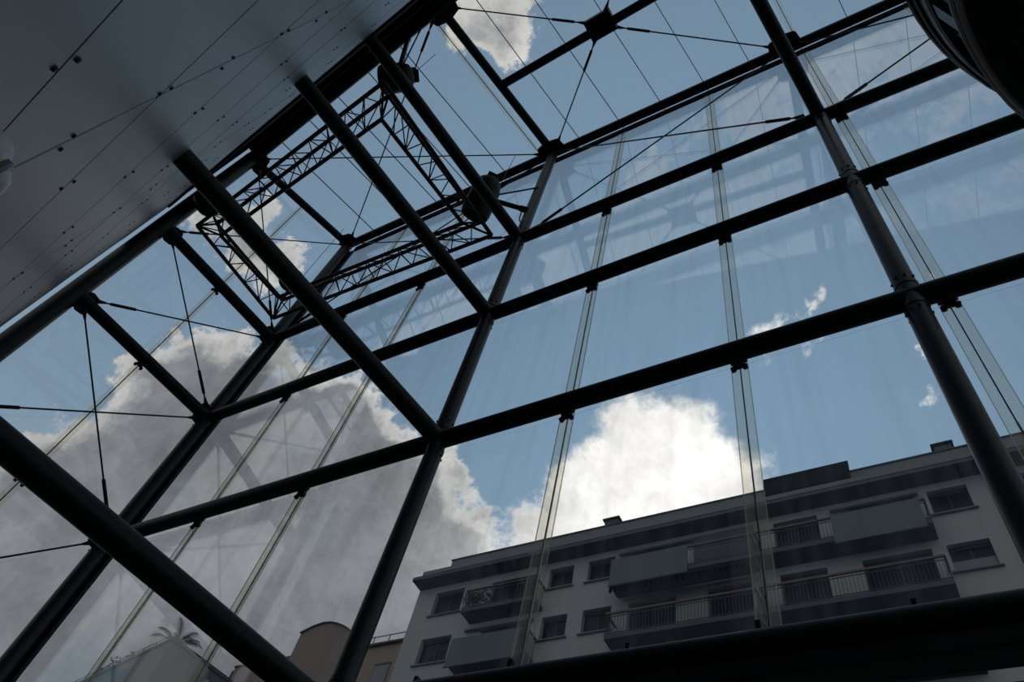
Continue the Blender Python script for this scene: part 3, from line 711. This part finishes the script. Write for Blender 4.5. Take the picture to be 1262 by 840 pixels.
for k in range(4):
    wn = thing('window', (-29.95, 30.2, 23.4 - 2.9 * k + EYE), parent=th)
    box('roller_shutter', (-29.95, 30.17, 23.9 - 2.9 * k + EYE), (.95, .06, 1.9), 'shutter', wn); box('window_frame', (-29.95, 30.18, 24.92 - 2.9 * k + EYE), (1.2, .10, .14), 'bars', wn)
    for s in (-1, 1): box('window_frame', (-29.95 + s * .53, 30.18, 23.9 - 2.9 * k + EYE), (.10, .08, 1.9), 'brown', wn)
# ------------------------------------------------------------------ dark grey house with roof terrace
corner = V((-22.431, 12.985, 13.151 + EYE))
d1 = V((math.cos(math.radians(-11.1)), math.sin(math.radians(-11.1)), 0)); d2 = V((-d1.y, d1.x, 0))
gh = thing('corner_house', V((corner.x, corner.y, 0)), 'dark grey flat-roofed house corner with a terrace railing and palm behind', 'building')
LX, LY = 16.0, 3.4
c_ = V((corner.x, corner.y, 0)) - d1 * LX / 2 + d2 * LY / 2
box('wall', c_ + Zd * (corner.z / 2 - .06), (LX, LY, corner.z - .12), 'greywall', gh, (d1, d2, Zd))
box('roof_edge', c_ + Zd * (corner.z - .06), (LX + .10, LY + .10, .12), 'soffit', gh, (d1, d2, Zd))
base = V((corner.x, corner.y, corner.z)) - d1 * .9 + d2 * .15
for k in range(12): rod('railing_post', base - d1 * k * .8, base - d1 * k * .8 + Zd * .42, .018, 'bars', gh)
for h in (.16, .42): rod('railing', base + Zd * h, base - d1 * 9.6 + Zd * h, .016, 'bars', gh)
for k, (s_, r2) in enumerate(((3.4, .16), (4.7, .2), (5.5, .14))):
    q = V((corner.x, corner.y, corner.z)) - d1 * s_ + d2 * .3
    pt = thing('planter', q, 'small potted shrub on grey house terrace, %s along the railing from the palm' % ('first', 'second', 'third')[k], 'plant', 'terrace pots')
    tube('pot', q, q + Zd * .25, .10, 'terracotta', pt, 12, .14); leaf_clump('foliage', q + Zd * (.25 + r2), r2 * 1.5, 70, pt)
rod('vent_pipe', corner - d1 * .4 + d2 * 2.6, corner - d1 * .4 + d2 * 2.6 + Zd * .5, .03, 'bars', gh)
# palm behind the corner
def palm(top, h):
    base = V((top.x, top.y, 0)); p = thing('palm_tree', base, 'feathery palm crown rising behind the dark grey house corner', 'tree')
    tube('trunk', base, top, .22, 'bark', p, 12, .15)
    rg = random.Random(11)
    for k in range(15):
        az = 2 * math.pi * k / 15 + rg.uniform(-.15, .15); el = rg.uniform(.15, 1.35); Lf = rg.uniform(1.15, 1.6)
        bm = bmesh.new(); prev = None; hd = V((math.cos(az), math.sin(az), 0)); sd = V((-math.sin(az), math.cos(az), 0))
        P = []
        for q in range(11):
            t = q / 10; e = el - 1.5 * t * t
            P.append((P[-1] if P else V((0, 0, 0))) + (hd * math.cos(e) + Zd * math.sin(e)) * Lf / 10)
        for q in range(10):
            w = .36 * math.sin(math.pi * min(1, (q + 1) / 10.5)) ** .7
            for s in (-1, 1):
                for z in (0, .5):
                    a = P[q].lerp(P[q + 1], z); dirv = (P[q + 1] - P[q]).normalized()
                    tip = a + (sd * s * .8 + dirv * .6 - Zd * .25).normalized() * w
                    bm.faces.new([bm.verts.new(a), bm.verts.new(a + dirv * .055), bm.verts.new(tip)])
            cyl_bm(bm, P[q], P[q + 1], .016, .014, 5, False)
        link('frond', mesh_from(bm, 'frond'), 'plant', top, p)
pt_ = EYEP + ray(214, 797) * 39.0
palm(pt_, 0)
